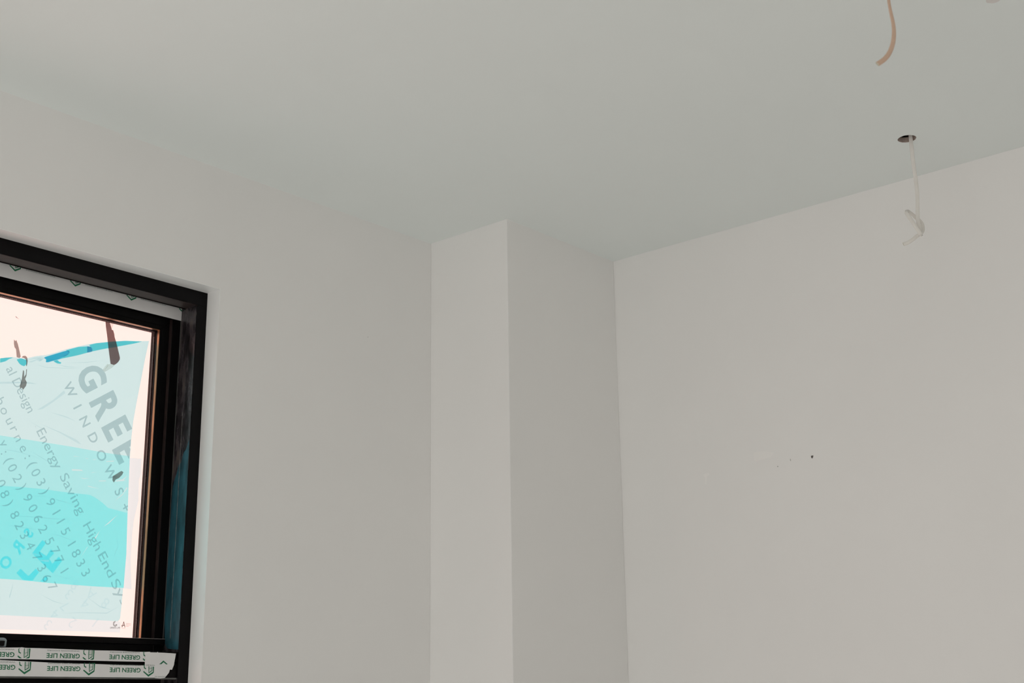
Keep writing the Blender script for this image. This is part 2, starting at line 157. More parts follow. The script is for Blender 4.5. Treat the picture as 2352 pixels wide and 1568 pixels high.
def see_through(name, trans, body=None, body_mix=0.0, gloss=0.05, rough=0.1, wrinkle=0.0):
    """thin clear sheet: straight-through tint, a little scatter, a Fresnel gloss"""
    m, nt, p, out = nodes_of(name)
    nt.nodes.remove(p)
    t = nt.nodes.new('ShaderNodeBsdfTransparent')
    t.inputs['Color'].default_value = (*trans, 1)
    last = t.outputs['BSDF']
    if body_mix:
        tl = nt.nodes.new('ShaderNodeBsdfTranslucent')
        tl.inputs['Color'].default_value = (*body, 1)
        df = nt.nodes.new('ShaderNodeBsdfDiffuse')
        df.inputs['Color'].default_value = (*body, 1)
        mx = nt.nodes.new('ShaderNodeMixShader')
        mx.inputs['Fac'].default_value = 0.12
        nt.links.new(tl.outputs['BSDF'], mx.inputs[1])
        nt.links.new(df.outputs['BSDF'], mx.inputs[2])
        m2 = nt.nodes.new('ShaderNodeMixShader')
        m2.inputs['Fac'].default_value = body_mix
        nt.links.new(last, m2.inputs[1])
        nt.links.new(mx.outputs['Shader'], m2.inputs[2])
        last = m2.outputs['Shader']
    if gloss:
        g = nt.nodes.new('ShaderNodeBsdfGlossy')
        g.inputs['Roughness'].default_value = rough
        g.inputs['Color'].default_value = (gloss * 8, gloss * 8, gloss * 8, 1)
        lw = nt.nodes.new('ShaderNodeLayerWeight')      # Schlick term, the same from both faces of the sheet
        pw = nt.nodes.new('ShaderNodeMath')
        pw.operation = 'POWER'
        pw.inputs[1].default_value = 5.0
        fr = nt.nodes.new('ShaderNodeMath')
        fr.operation = 'MULTIPLY_ADD'
        fr.inputs[1].default_value = 0.97
        fr.inputs[2].default_value = 0.03
        nt.links.new(lw.outputs['Facing'], pw.inputs[0])
        nt.links.new(pw.outputs[0], fr.inputs[0])
        if wrinkle:
            tc = nt.nodes.new('ShaderNodeTexCoord')
            nz = nt.nodes.new('ShaderNodeTexNoise')
            nz.inputs['Scale'].default_value = 18
            nz.inputs['Detail'].default_value = 3
            bp = nt.nodes.new('ShaderNodeBump')
            bp.inputs['Strength'].default_value = wrinkle
            bp.inputs['Distance'].default_value = 0.01
            nt.links.new(tc.outputs['Object'], nz.inputs['Vector'])
            nt.links.new(nz.outputs['Fac'], bp.inputs['Height'])
            nt.links.new(bp.outputs['Normal'], g.inputs['Normal'])
        m3 = nt.nodes.new('ShaderNodeMixShader')
        nt.links.new(fr.outputs[0], m3.inputs['Fac'])
        nt.links.new(last, m3.inputs[1])
        nt.links.new(g.outputs['BSDF'], m3.inputs[2])
        last = m3.outputs['Shader']
    nt.links.new(last, out.inputs['Surface'])
    return m


M = {}
M['wall'] = principled('wall_paint', (0.868, 0.857, 0.846), 0.62, spec=0.3, var=0.012, var_scale=2.2, bump=0.08, bump_scale=260)
M['ceiling'] = principled('ceiling_paint', (0.828, 0.868, 0.856), 0.8, spec=0.2, var=0.010, var_scale=1.6, bump=0.08, bump_scale=260)
M['floor'] = principled('bare_floor_sheet', (0.60, 0.61, 0.605), 0.7, var=0.12, var_scale=3, bump=0.2, bump_scale=60)
M['plaster'] = principled('raw_plasterboard_core', (0.42, 0.34, 0.30), 0.9, var=0.25, var_scale=60, bump=0.5, bump_scale=300)
M['void'] = principled('dark_roof_void', (0.03, 0.026, 0.024), 0.9, var=0.3)
M['bronze'] = principled('black_bronze_aluminium', (0.0026, 0.0020, 0.0024), 0.30, spec=0.12, var=0.25, var_scale=30, bump=0.05, bump_scale=500)
M['bronze_dull'] = principled('black_powder_coat', (0.0022, 0.0017, 0.0018), 0.45, spec=0.10, var=0.25, var_scale=30, bump=0.05, bump_scale=500)
M['rubber'] = principled('dusty_rubber_spacer', (0.060, 0.040, 0.038), 0.75, spec=0.3, var=0.55, var_scale=420)
M['dots'] = principled('spacer_perforation', (0.85, 0.78, 0.74), 0.5)
M['steel'] = principled('grey_latch_metal', (0.30, 0.36, 0.38), 0.4, var=0.1)
M['glass'] = see_through('window_glass', (0.99, 0.99, 0.99), gloss=0.10, rough=0.01)
M['glass_warm'] = see_through('warm_tinted_coated_glass', (0.997, 0.914, 0.902), gloss=0.10, rough=0.01)
M['bead'] = principled('copper_toned_bead_edge', (0.40, 0.21, 0.115), 0.34, metal=1.0, var=0.2, var_scale=20)
M['brown'] = principled('brown_bronze_aluminium', (0.030, 0.0195, 0.0175), 0.35, spec=0.45, var=0.3, var_scale=40)
M['grey_strip'] = principled('dull_grey_edge_strip', (0.085, 0.088, 0.082), 0.4, spec=0.5, var=0.25, var_scale=25)
M['trim'] = principled('semi_gloss_white_trim', (0.925, 0.925, 0.915), 0.32, spec=0.6, var=0.01, var_scale=8)
M['teal_reflection'] = principled('painted_film_reflection', (0.018, 0.078, 0.104), 0.38, spec=0.6, var=0.55, var_scale=1.0, bump=0.15, bump_scale=160, stretch=(60, 60, 18))  # teal of the film's reflection, put into the colour
M['dusty'] = principled('dusty_rib', (0.16, 0.15, 0.14), 0.7, var=0.5, var_scale=120)
M['film1'] = see_through('pale_blue_film', (0.51, 0.925, 1.0), (0.55, 0.85, 0.92), 0.02, gloss=0.05, rough=0.12, wrinkle=0.4)
M['film2'] = see_through('cyan_film_layer', (0.64, 0.995, 1.0), gloss=0)
M['film3'] = see_through('cyan_film_second_fold', (0.60, 0.995, 1.0), gloss=0)
M['film_clear'] = see_through('clear_tacky_film', (0.68, 0.93, 1.0), gloss=0)
M['roll_dark'] = see_through('rolled_film_edge', (0.010, 0.50, 0.74), (0.02, 0.35, 0.5), 0.04, gloss=0.08, rough=0.15)
M['roll_mid'] = see_through('rolled_film_edge_thin', (0.11, 0.72, 0.80), (0.1, 0.5, 0.6), 0.04, gloss=0.08, rough=0.15)
M['crease'] = see_through('film_crease', (0.87, 0.935, 0.955), gloss=0.04, rough=0.2)
M['glint'] = see_through('film_glint', (1.0, 1.0, 1.0), gloss=0.06, rough=0.2)
M['ink'] = see_through('grey_film_ink', (0.62, 0.69, 0.71), gloss=0)
M['ink_faint'] = see_through('faint_film_ink', (0.90, 0.95, 0.97), gloss=0)
M['ink_cyan'] = see_through('cyan_film_ink', (0.30, 0.93, 1.0), gloss=0)
M['scrap'] = see_through('grey_tape_scrap', (0.60, 0.58, 0.57), (0.45, 0.42, 0.40), 0.15, gloss=0.02, rough=0.4)
M['scrap_dark'] = see_through('doubled_tape_scrap', (0.42, 0.33, 0.33), (0.35, 0.28, 0.26), 0.12, gloss=0.02, rough=0.4)
M['scrap_white'] = see_through('white_tape_scrap', (0.95, 0.95, 0.93), (0.85, 0.87, 0.86), 0.12, gloss=0.02, rough=0.4)
M['tape'] = principled('white_protective_tape', (0.78, 0.77, 0.77), 0.45, spec=0.4, var=0.03, var_scale=25, bump=0.1, bump_scale=90)
M['tape_ink'] = principled('green_tape_ink', (0.006, 0.150, 0.065), 0.5, var=0.1, var_scale=60)
M['tape_ink_small'] = principled('dark_green_small_print', (0.09, 0.14, 0.12), 0.6)
M['etch'] = principled('brown_etched_mark', (0.20, 0.13, 0.11), 0.8)
M['cable_white'] = principled('white_cable_sheath', (0.80, 0.77, 0.73), 0.4, var=0.03, var_scale=40)
M['cable_orange'] = principled('peach_cable_sheath', (0.64, 0.44, 0.325), 0.5, var=0.06, var_scale=30)
M['core'] = principled('pale_cable_end', (0.62, 0.58, 0.46), 0.6)
M['mark_dark'] = principled('dark_wall_hole', (0.10, 0.085, 0.075), 0.9)
M['mark_mid'] = principled('grey_scuff', (0.42, 0.41, 0.39), 0.8)
M['filler'] = principled('smooth_wall_filler', (0.895, 0.88, 0.865), 0.55, var=0.01)
M['smudge'] = principled('brown_ceiling_smudge', (0.73, 0.70, 0.68), 0.9, var=0.05, var_scale=30)


def jamb_material():
    """bronze aluminium smeared with dried glue and builder's dust"""
    m, nt, p, out = nodes_of('smeared_bronze_jamb')
    tc = nt.nodes.new('ShaderNodeTexCoord')
    mp = nt.nodes.new('ShaderNodeMapping')
    mp.inputs['Scale'].default_value = (40, 40, 11)
    nt.links.new(tc.outputs['Object'], mp.inputs['Vector'])
    n = nt.nodes.new('ShaderNodeTexNoise')
    n.inputs['Scale'].default_value = 1.0
    n.inputs['Detail'].default_value = 7
    n.inputs['Roughness'].default_value = 0.65
    nt.links.new(mp.outputs['Vector'], n.inputs['Vector'])
    r = nt.nodes.new('ShaderNodeValToRGB')
    e = r.color_ramp.elements
    e[0].position, e[0].color = 0.38, (0.003, 0.0025, 0.003, 1)
    e[1].position, e[1].color = 0.72, (0.125, 0.098, 0.080, 1)
    k = e.new(0.55)
    k.color = (0.046, 0.037, 0.041, 1)
    nt.links.new(n.outputs['Fac'], r.inputs['Fac'])
    nt.links.new(r.outputs['Color'], p.inputs['Base Color'])
    rr = nt.nodes.new('ShaderNodeMapRange')
    rr.inputs['To Min'].default_value = 0.08
    rr.inputs['To Max'].default_value = 0.45
    nt.links.new(n.outputs['Fac'], rr.inputs['Value'])
    nt.links.new(rr.outputs['Result'], p.inputs['Roughness'])
    p.inputs['Specular IOR Level'].default_value = 0.9
    return m


M['jamb'] = jamb_material()


# ------------------------------------------------------------------ builders
def link(name, me, mat, parent=None):
    o = bpy.data.objects.new(name, me)
    COL.objects.link(o)
    if mat is not None:
        for m in (mat if isinstance(mat, list) else [mat]):
            me.materials.append(m)
    if parent is not None:
        o.parent = parent
    return o


def tag(o, label, cat, kind=None, group=None):
    o['label'] = label
    o['category'] = cat
    if kind:
        o['kind'] = kind
    if group:
        o['group'] = group
    return o


def empty(name, loc=(0, 0, 0)):
    o = bpy.data.objects.new(name, None)
    COL.objects.link(o)
    o.empty_display_size = 0.05
    return o


class MB:
    def __init__(self):
        self.v, self.f, self.mi = [], [], []

    def face(self, pts, mi=0):
        i = len(self.v)
        self.v += [tuple(p) for p in pts]
        self.f.append(tuple(range(i, i + len(pts))))
        self.mi.append(mi)

    def box(self, x0, x1, y0, y1, z0, z1, mi=0):
        x0, x1 = sorted((x0, x1)); y0, y1 = sorted((y0, y1)); z0, z1 = sorted((z0, z1))
        i = len(self.v)
        self.v += [(x, y, z) for x in (x0, x1) for y in (y0, y1) for z in (z0, z1)]
        for q in ((0, 1, 3, 2), (4, 6, 7, 5), (0, 4, 5, 1), (2, 3, 7, 6), (0, 2, 6, 4), (1, 5, 7, 3)):
            self.f.append(tuple(i + k for k in q))
            self.mi.append(mi)
        return self

    def prism_xz(self, poly, y0, y1, mi=0):
        """outline in the plane of the window wall, given a thickness in y"""
        n = len(poly); i = len(self.v)
        self.v += [(x, y0, z) for x, z in poly] + [(x, y1, z) for x, z in poly]
        self.f.append(tuple(range(i, i + n))); self.mi.append(mi)
        self.f.append(tuple(range(i + 2 * n - 1, i + n - 1, -1))); self.mi.append(mi)
        for k in range(n):
            a, b = i + k, i + (k + 1) % n
            self.f.append((a, a + n, b + n, b)); self.mi.append(mi)
        return self

    def sheet_xz(self, poly, y, mi=0):
        self.face([(x, y, z) for x, z in poly], mi)
        return self

    def build(self, name, mat, parent=None, bevel=0.0, smooth=False):
        me = bpy.data.meshes.new(name)
        me.from_pydata(self.v, [], self.f)
        bm = bmesh.new()
        bm.from_mesh(me)
        for f, k in zip(bm.faces, self.mi):
            f.material_index = k
            f.smooth = smooth
        bmesh.ops.recalc_face_normals(bm, faces=bm.faces)
        bm.to_mesh(me)
        bm.free()
        o = link(name, me, mat, parent)
        if bevel:
            b = o.modifiers.new('edge', 'BEVEL')
            b.width = bevel
            b.segments = 2
            b.limit_method = 'ANGLE'
        return o


def ring(mb, x0, x1, z0, z1, w, y0, y1, mi=0):
    """rectangular frame of four mitred bars, outer size x0..x1 / z0..z1, bar width w"""
    O = [(x0, z0), (x1, z0), (x1, z1), (x0, z1)]
    I = [(x0 + w, z0 + w), (x1 - w, z0 + w), (x1 - w, z1 - w), (x0 + w, z1 - w)]
    for k in range(4):
        j = (k + 1) % 4
        mb.prism_xz([O[k], O[j], I[j], I[k]], y0, y1, mi)
    return mb


_glyph = {}


def glyph(text, bold=0.0):
    """outline of a piece of text as flat triangles, its baseline on x, unit cap height"""
    key = (text, bold)
    if key in _glyph:
        return _glyph[key]

    def grab(t):
        cu = bpy.data.curves.new('t', 'FONT')
        cu.body = t
        cu.resolution_u = 4
        cu.offset = bold
        ob = bpy.data.objects.new('t', cu)
        COL.objects.link(ob)
        dg = bpy.context.evaluated_depsgraph_get()
        dg.update()
        me = bpy.data.meshes.new_from_object(ob.evaluated_get(dg))
        vs = [v.co.copy() for v in me.vertices]
        fs = [tuple(p.vertices) for p in me.polygons]
        bpy.data.objects.remove(ob)
        bpy.data.curves.remove(cu)
        bpy.data.meshes.remove(me)
        return vs, fs
    if '_cap' not in _glyph:
        vs, _ = grab('H')
        _glyph['_cap'] = max(v.y for v in vs) - min(v.y for v in vs)
    cap = _glyph['_cap']
    vs, fs = grab(text)
    x0 = min(v.x for v in vs)
    vs = [((v.x - x0) / cap, v.y / cap) for v in vs]
    _glyph[key] = (vs, fs)
    return _glyph[key]


def text_on(mb, text, x, z, y, ang, h, width=0.0, bold=0.0, center=False, flip=False, mi=0):
    vs, fs = glyph(text, bold)
    x1 = max(v[0] for v in vs)
    sx = h if not width else width / x1
    ca, sa = math.cos(math.radians(ang)), math.sin(math.radians(ang))
    cx = cy = 0.0
    if center:
        cx = x1 / 2
        cy = (max(v[1] for v in vs) + min(v[1] for v in vs)) / 2
    i = len(mb.v)
    for vx, vy in vs:
        a, b = (vx - cx) * sx, (vy - cy) * h
        if flip:
            a = -a
        mb.v.append((x + a * ca - b * sa, y, z + a * sa + b * ca))
    for f in fs:
        mb.f.append(tuple(i + k for k in f))
        mb.mi.append(mi)


def clip_right(o, p, q):
    """cut away what lies to the right of the line p->q (going down) in the plane of the glass"""
    me = o.data
    bm = bmesh.new()
    bm.from_mesh(me)
    d = Vector((q[0] - p[0], 0, q[1] - p[1])).normalized()
    n = Vector((-d.z, 0, d.x))
    bmesh.ops.bisect_plane(bm, geom=bm.verts[:] + bm.edges[:] + bm.faces[:], plane_co=(p[0], 0, p[1]), plane_no=n, clear_outer=True)
    bm.to_mesh(me)
    bm.free()


def sweep(mb, pts, wdir, half_w, half_t, taper=None, sub=6, mi=0, cap_mi=None):
    """flat cable swept along a smooth path; wdir(i) gives the direction its flat side spans"""
    P = [Vector(p) for p in pts]
    path = []
    for i in range(len(P) - 1):
        p0, p1, p2, p3 = P[max(i - 1, 0)], P[i], P[i + 1], P[min(i + 2, len(P) - 1)]
        for k in range(sub):
            t = k / sub
            path.append((0.5 * ((2 * p1) + (p2 - p0) * t + (2 * p0 - 5 * p1 + 4 * p2 - p3) * t * t + (3 * p1 - p0 - 3 * p2 + p3) * t ** 3), i + t))
    path.append((P[-1], len(P) - 1))
    base = len(mb.v)
    prof = []
    for k in range(12):
        a = 2 * math.pi * k / 12
        c, s = math.cos(a), math.sin(a)
        prof.append((math.copysign(abs(c) ** 0.55, c), math.copysign(abs(s) ** 0.75, s)))
    n = len(prof)
    for j, (p, t) in enumerate(path):
        a = path[max(j - 1, 0)][0]; b = path[min(j + 1, len(path) - 1)][0]
        T = (b - a).normalized()
        W = Vector(wdir(t))
        W = (W.cross(T)).normalized()      # across the path, in the hanging plane
        N = T.cross(W).normalized()
        k = taper(t) if taper else 1.0
        for c, s in prof:
            mb.v.append(tuple(p + W * (c * half_w * k) + N * (s * half_t)))
    for j in range(len(path) - 1):
        for k in range(n):
            mb.f.append((base + j * n + k, base + j * n + (k + 1) % n, base + (j + 1) * n + (k + 1) % n, base + (j + 1) * n + k))
            mb.mi.append(mi)
    mb.f.append(tuple(base + k for k in range(n))); mb.mi.append(mi)
    e = base + (len(path) - 1) * n
    mb.f.append(tuple(e + k for k in range(n - 1, -1, -1))); mb.mi.append(mi if cap_mi is None else cap_mi)


# ------------------------------------------------------------------ room shell
XW, YB, ZC = -4.6, -4.4, 2.75           # far wall x, back wall y, ceiling height
WX0, WX1, WZ0, WZ1 = -2.36, -1.170, 0.90, 2.4535   # window opening in the wall on the left

b = MB().box(XW - 0.2, 0.2, YB - 0.2, 0.3, -0.2, 0)
tag(b.build('floor', M['floor']), 'bare beige floor sheeting across the whole room', 'floor', 'structure')

b = MB()
b.box(XW - 0.2, WX0, 0, 0.2, 0, 2.95).box(WX1, 0.2, 0, 0.2, 0, 2.95)
b.box(WX0, WX1, 0, 0.2, 0, WZ0).box(WX0, WX1, 0, 0.2, WZ1, 2.95)
wall_left = tag(b.build('wall_left', M['wall']), 'warm off-white painted wall holding the black framed window', 'wall', 'structure')

wall_right = tag(MB().box(0, 0.2, YB - 0.2, 0, 0, 2.95).build('wall_right', M['wall']),
                 'plain off-white painted wall on the right, with small scuffs', 'wall', 'structure')

# sliding door opening in the far wall and a window in the back wall: the room's other daylight
DY0, DY1, DZ1 = -3.1, -0.12, 2.42
b = MB()
b.box(XW - 0.2, XW, YB - 0.2, DY0, 0, 2.95).box(XW - 0.2, XW, DY1, 0, 0, 2.95).box(XW - 0.2, XW, DY0, DY1, DZ1, 2.95)
tag(b.build('wall_far', M['wall']), 'off-white wall around the wide glazed door behind the camera', 'wall', 'structure')
BX0, BX1, BZ0, BZ1 = -3.7, -2.3, 1.0, 2.3
b = MB()
b.box(XW - 0.2, BX0, YB - 0.2, YB, 0, 2.95).box(BX1, 0, YB - 0.2, YB, 0, 2.95)
b.box(BX0, BX1, YB - 0.2, YB, 0, BZ0).box(BX0, BX1, YB - 0.2, YB, BZ1, 2.95)
tag(b.build('wall_back', M['wall']), 'off-white wall around the wide window behind the camera', 'wall', 'structure')

portal('door_portal', (XW - 0.22, (DY0 + DY1) / 2, DZ1 / 2), (1, 0, 0), DY1 - DY0, DZ1)
portal('back_window_portal', ((BX0 + BX1) / 2, YB - 0.22, (BZ0 + BZ1) / 2), (0, 1, 0), BX1 - BX0, BZ1 - BZ0)
portal('window_portal', ((WX0 + WX1) / 2, 0.22, (WZ0 + WZ1) / 2), (0, -1, 0), WX1 - WX0, WZ1 - WZ0)

# semi-gloss reveal linings round the window
for n, (xa, xb, za, zb) in enumerate(((WX1 - 0.0012, WX1, WZ0, WZ1), (WX0, WX1 - 0.0012, WZ1 - 0.0012, WZ1), (WX0, WX0 + 0.0012, WZ0, WZ1 - 0.0012), (WX0 + 0.0012, WX1 - 0.0012, WZ0, WZ0 + 0.0012))):
    t = MB().box(xa, xb, -0.0004, 0.0465, za, zb).build('trim_%d' % (n + 1), M['trim'])
    tag(t, 'smooth white reveal lining %s the black window frame' % ('to the right of', 'above', 'to the left of', 'below')[n], 'trim', 'structure')

# boxed column standing in the corner
CXW, CYW = 0.4708, 0.2801
col = MB().box(-CXW, 0.0, -CYW, 0.0, 0, 2.76).build('wall_column', M['wall'], bevel=0.0018)
tag(col, 'boxed off-white column running up the corner between two walls', 'column', 'structure')

# ceiling with two round holes cut through the plasterboard
HOLES = [(-0.228, -1.289, 0.0206), (-1.0843, -1.6463, 0.021)]


def ceiling():
    mb = MB()
    xs = sorted({XW - 0.2, 0.2} | {h[0] + s * 0.1 for h in HOLES for s in (-1, 1)})
    ys = sorted({YB - 0.2, 0.2} | {h[1] + s * 0.1 for h in HOLES for s in (-1, 1)})
    for i in range(len(xs) - 1):
        for j in range(len(ys) - 1):
            cx, cy = (xs[i] + xs[i + 1]) / 2, (ys[j] + ys[j + 1]) / 2
            hole = next((h for h in HOLES if abs(h[0] - cx) < 1e-6 and abs(h[1] - cy) < 1e-6), None)
            if hole is None:
                mb.face([(xs[i], ys[j], ZC), (xs[i], ys[j + 1], ZC), (xs[i + 1], ys[j + 1], ZC), (xs[i + 1], ys[j], ZC)])
                continue
            hx, hy, hr = hole
            N = 48
            inner, outer = [], []
            for k in range(N):
                a = 2 * math.pi * k / N
                rr = hr * (1 + 0.045 * mnoise.noise((3 * math.cos(a), 3 * math.sin(a), hx * 9)) + random.uniform(-0.014, 0.014))
                inner.append((hx + rr * math.cos(a), hy + rr * math.sin(a)))
                s = 0.1 / max(abs(math.cos(a)), abs(math.sin(a)))
                outer.append((hx + s * math.cos(a), hy + s * math.sin(a)))
            for k in range(N):
                m = (k + 1) % N
                mb.face([(*inner[k], ZC), (*outer[k], ZC), (*outer[m], ZC), (*inner[m], ZC)])
                mb.face([(*inner[k], ZC), (*inner[m], ZC), (*inner[m], ZC + 0.0125), (*inner[k], ZC + 0.0125)], 1)
                up = [(hx + (q[0] - hx) * 1.35, hy + (q[1] - hy) * 1.35) for q in (inner[k], inner[m])]
                mb.face([(*inner[k], ZC + 0.0125), (*inner[m], ZC + 0.0125), (*up[1], ZC + 0.0135), (*up[0], ZC + 0.0135)], 1)
                mb.face([(*up[0], ZC + 0.0135), (*up[1], ZC + 0.0135), (*up[1], ZC + 0.12), (*up[0], ZC + 0.12)], 2)
            mb.face([(hx + (q[0] - hx) * 1.35, hy + (q[1] - hy) * 1.35, ZC + 0.12) for q in inner], 2)
    mb.box(XW - 0.2, 0.2, YB - 0.2, 0.2, ZC + 0.2, ZC + 0.3)
    return mb.build('ceiling', [M['ceiling'], M['plaster'], M['void']])


tag(ceiling(), 'flat pale grey-white ceiling with a small round cable hole', 'ceiling', 'structure')


# ------------------------------------------------------------------ glazing behind the camera
def plain_window(name, label, axis, pos, a0, a1, z0, z1, splits):
    root = tag(empty(name), label, 'window', 'structure')

    def bx(mb, a, b_, d0, d1, za, zb):
        if axis == 'x':
            mb.box(pos + d0, pos + d1, a, b_, za, zb)
        else:
            mb.box(a, b_, pos + d0, pos + d1, za, zb)
        return mb
    w = 0.05
    bx(MB(), a0, a1, -0.14, -0.06, z1 - w, z1).build('frame_head', M['bronze_dull'], root, 0.002)
    bx(MB(), a0, a1, -0.14, -0.06, z0, z0 + w).build('frame_sill', M['bronze_dull'], root, 0.002)
    edges = [a0 + (a1 - a0) * k / splits for k in range(splits + 1)]
    for k, e in enumerate(edges):
        lo = e if k == 0 else e - w if k == splits else e - w / 2
        bx(MB(), lo, lo + w, -0.135, -0.065, z0 + w, z1 - w).build('frame_post', M['bronze_dull'], root, 0.002)
    for k in range(splits):
        bx(MB(), edges[k] + w * (1 if k == 0 else .5), edges[k + 1] - w * (1 if k == splits - 1 else .5), -0.104, -0.098, z0 + w, z1 - w).build('pane', M['glass'], root)
    return root


plain_window('window_2', 'wide black framed glazed sliding door behind the camera', 'x', XW, DY0, DY1, 0.0, DZ1, 3)
plain_window('window_3', 'wide black framed window in the wall behind the camera', 'y', YB, BX0, BX1, BZ0, BZ1, 2)

# ------------------------------------------------------------------ the window in the wall on the left
win = tag(empty('window_1'), 'black aluminium framed window with blue protective film left on its glass', 'window', 'structure')
FY0, FY1 = 0.047, 0.165                   # frame front and back
JX = -1.198                               # inner face of the right jamb
JXL = WX0 + 0.028
HZ = 2.4184                               # underside of the head
STOP = 0.1075                             # stop fin plane
TZ0, TZ1 = 1.577, 1.6315                  # transom
SZ = WZ0 + 0.034

# head: front face, then an underside groove
MB().box(WX0, WX1, FY0, 0.0935, HZ, WZ1).box(WX0, WX1, 0.0935, FY1, HZ + 0.004, WZ1).build('frame_head', M['bronze'], win, 0.0010)
MB().box(JXL, JX, 0.0915, 0.0935, HZ - 0.0018, HZ).build('drip_bead', M['bronze_dull'], win)
MB().box(JXL, JX, 0.0485, 0.0910, HZ - 0.0005, HZ).build('head_liner', M['brown'], win)
MB().box(JX - 0.0240, JX - 0.0235, STOP + 0.0008, STOP + 0.0105, TZ1, HZ - 0.027).build('fin_lit_edge', M['brown'], win)  # brown reflection along the fin edge, coloured in as a thin strip
MB().box(JX - 0.0016, JX - 0.0006, STOP - 0.0012, STOP, TZ1 + 0.02, HZ - 0.028).build('jamb_edge', M['grey_strip'], win)
MB().box(JXL, JX, 0.0506, 0.0560, TZ0 - 0.0035, TZ0).build('transom_reflection', M['grey_strip'], win, 0.0006)  # reflection on the transom's underside, put in as a grey strip
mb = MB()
refl = [(0.0488, 2.100), (0.0540, 2.092), (0.0600, 2.078), (0.0680, 2.072), (0.0760, 2.050), (0.0840, 2.046), (0.0920, 2.022), (0.0990, 2.012), (0.1045, 1.990), (0.1055, 1.80), (0.1045, 1.690), (0.1000, 1.652), (0.0900, 1.640), (0.0490, 1.636)]
mb.face([(JX - 0.0009, y, z) for y, z in refl])
for k in range(len(refl)):
    (ya, za), (yb, zb) = refl[k], refl[(k + 1) % len(refl)]
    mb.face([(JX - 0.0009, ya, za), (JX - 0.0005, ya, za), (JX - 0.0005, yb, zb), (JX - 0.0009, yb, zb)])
mb.build('jamb_reflection', M['teal_reflection'], win)  # teal patch painted on for the cyan film's reflection in the jamb
MB().box(WX0, WX1, FY0, FY1, WZ0, SZ).build('frame_sill', M['bronze'], win, 0.0012)
for xa, xb in ((JX, WX1), (WX0, JXL)):
    inner = JX if xa == JX else JXL
    MB().box(xa, xb, FY0, FY1, SZ, HZ).build('frame_jamb', M['bronze'], win, 0.0010)
    s = -1 if inner == JX else 1
    # smeared liner face of the jamb with its raised rib
    MB().box(inner, inner + s * 0.0006, FY0 + 0.0015, STOP, TZ1, HZ).build('jamb_liner', M['jamb'], win)
    MB().box(inner + s * 0.0006, inner + s * 0.0016, 0.0800, 0.0810, TZ1 + 0.03, HZ - 0.25).build('jamb_rib', M['dusty'], win, 0.0003)
    MB().box(inner, inner + s * 0.0006, FY0 + 0.0015, STOP, SZ, TZ0).build('jamb_liner', M['jamb'], win)

# stop fin running round the upper light and the lower light
mb = MB()
for (za, zb, wz_top) in ((TZ1, HZ, 0.0264), (SZ, TZ0, 0.010)):
    mb.box(JXL, JX, STOP, STOP + 0.011, zb - wz_top, zb + (0.004 if zb == HZ else 0))
    mb.box(JX - 0.0235, JX, STOP, STOP + 0.0105, za, zb - wz_top)
    mb.box(JXL, JXL + 0.0235, STOP, STOP + 0.0105, za, zb - wz_top)
mb.build('stop_fin', M['bronze_dull'], win, 0.0008)

# transom with a groove along its face
mb = MB()
mb.box(JXL, JX, 0.0512, 0.112, 1.6108, TZ1)
mb.box(JXL, JX, 0.0580, 0.112, 1.6052, 1.6108)
mb.box(JXL, JX, 0.0512, 0.112, TZ0, 1.6052)
mb.build('transom', M['bronze_dull'], win, 0.0006)


def light(z0, z1, name):
    """one glazed sash: profile, glazing bead, spacer, two panes"""
    sash = MB()
    zt = z1 - (0.010 if name == 'sash' else 0.004)
    x0, x1 = JXL + 0.004, JX - 0.004
    ring(sash, x0, x1, z0, zt, 0.038, 0.1185, 0.160)
    s = sash.build(name, M['bronze_dull'], win, 0.0006)
    bx0, bx1, bz0, bz1 = x0 + 0.038, x1 - 0.038, z0 + 0.038, zt - 0.038
    ring(MB(), bx0 - 0.004, bx1 + 0.004, bz0 - 0.004, bz1 + 0.004, 0.0115, 0.1165, 0.1350).build('glazing_bead', M['bronze_dull'], s, 0.0012)
    ring(MB(), bx0 + 0.0072, bx1 - 0.0072, bz0 + 0.0072, bz1 - 0.0072, 0.0010, 0.1185, 0.1265).build('bead_edge', M['bead'], s, 0.0003)
    ring(MB(), bx0 - 0.006, bx1 + 0.006, bz0 - 0.006, bz1 + 0.006, 0.0135, 0.1397, 0.1517).build('spacer_bar', M['rubber'], s)
    MB().box(bx0 - 0.004, bx1 + 0.004, 0.1352, 0.1392, bz0 - 0.004, bz1 + 0.004).build('pane', M['glass_warm'], s)
    MB().box(bx0 - 0.004, bx1 + 0.004, 0.1520, 0.1560, bz0 - 0.004, bz1 + 0.004).build('pane', M['glass_warm'], s)
    return s, (bx0 + 0.0075, bx1 - 0.0075, bz0 + 0.0075, bz1 - 0.0075)


upper, (gx0, gx1, gz0, gz1) = light(1.600, 2.4170, 'sash')
lower, _g2 = light(SZ + 0.002, TZ0 - 0.001, 'fixed_light')
# perforations of the spacer, seen through the glass
mb = MB()
z = gz0 + 0.004
while z < gz1 - 0.012:
    mb.box(gx1 + 0.0001, gx1 - 0.0002, 0.1401, 0.1414, z, z + 0.0015)
    z += 0.0031
x = gx1 - 0.012
while x > gx0 + 0.004:
    if mnoise.noise((x * 30, 0, 0)) > -0.05:
        mb.box(x, x - 0.0012, 0.1440, 0.1449, gz1 + 0.0001, gz1 - 0.0002)
    x -= 0.0042
pf = mb.build('spacer_perforations', M['dots'], upper)
pf['kind'] = 'stuff'

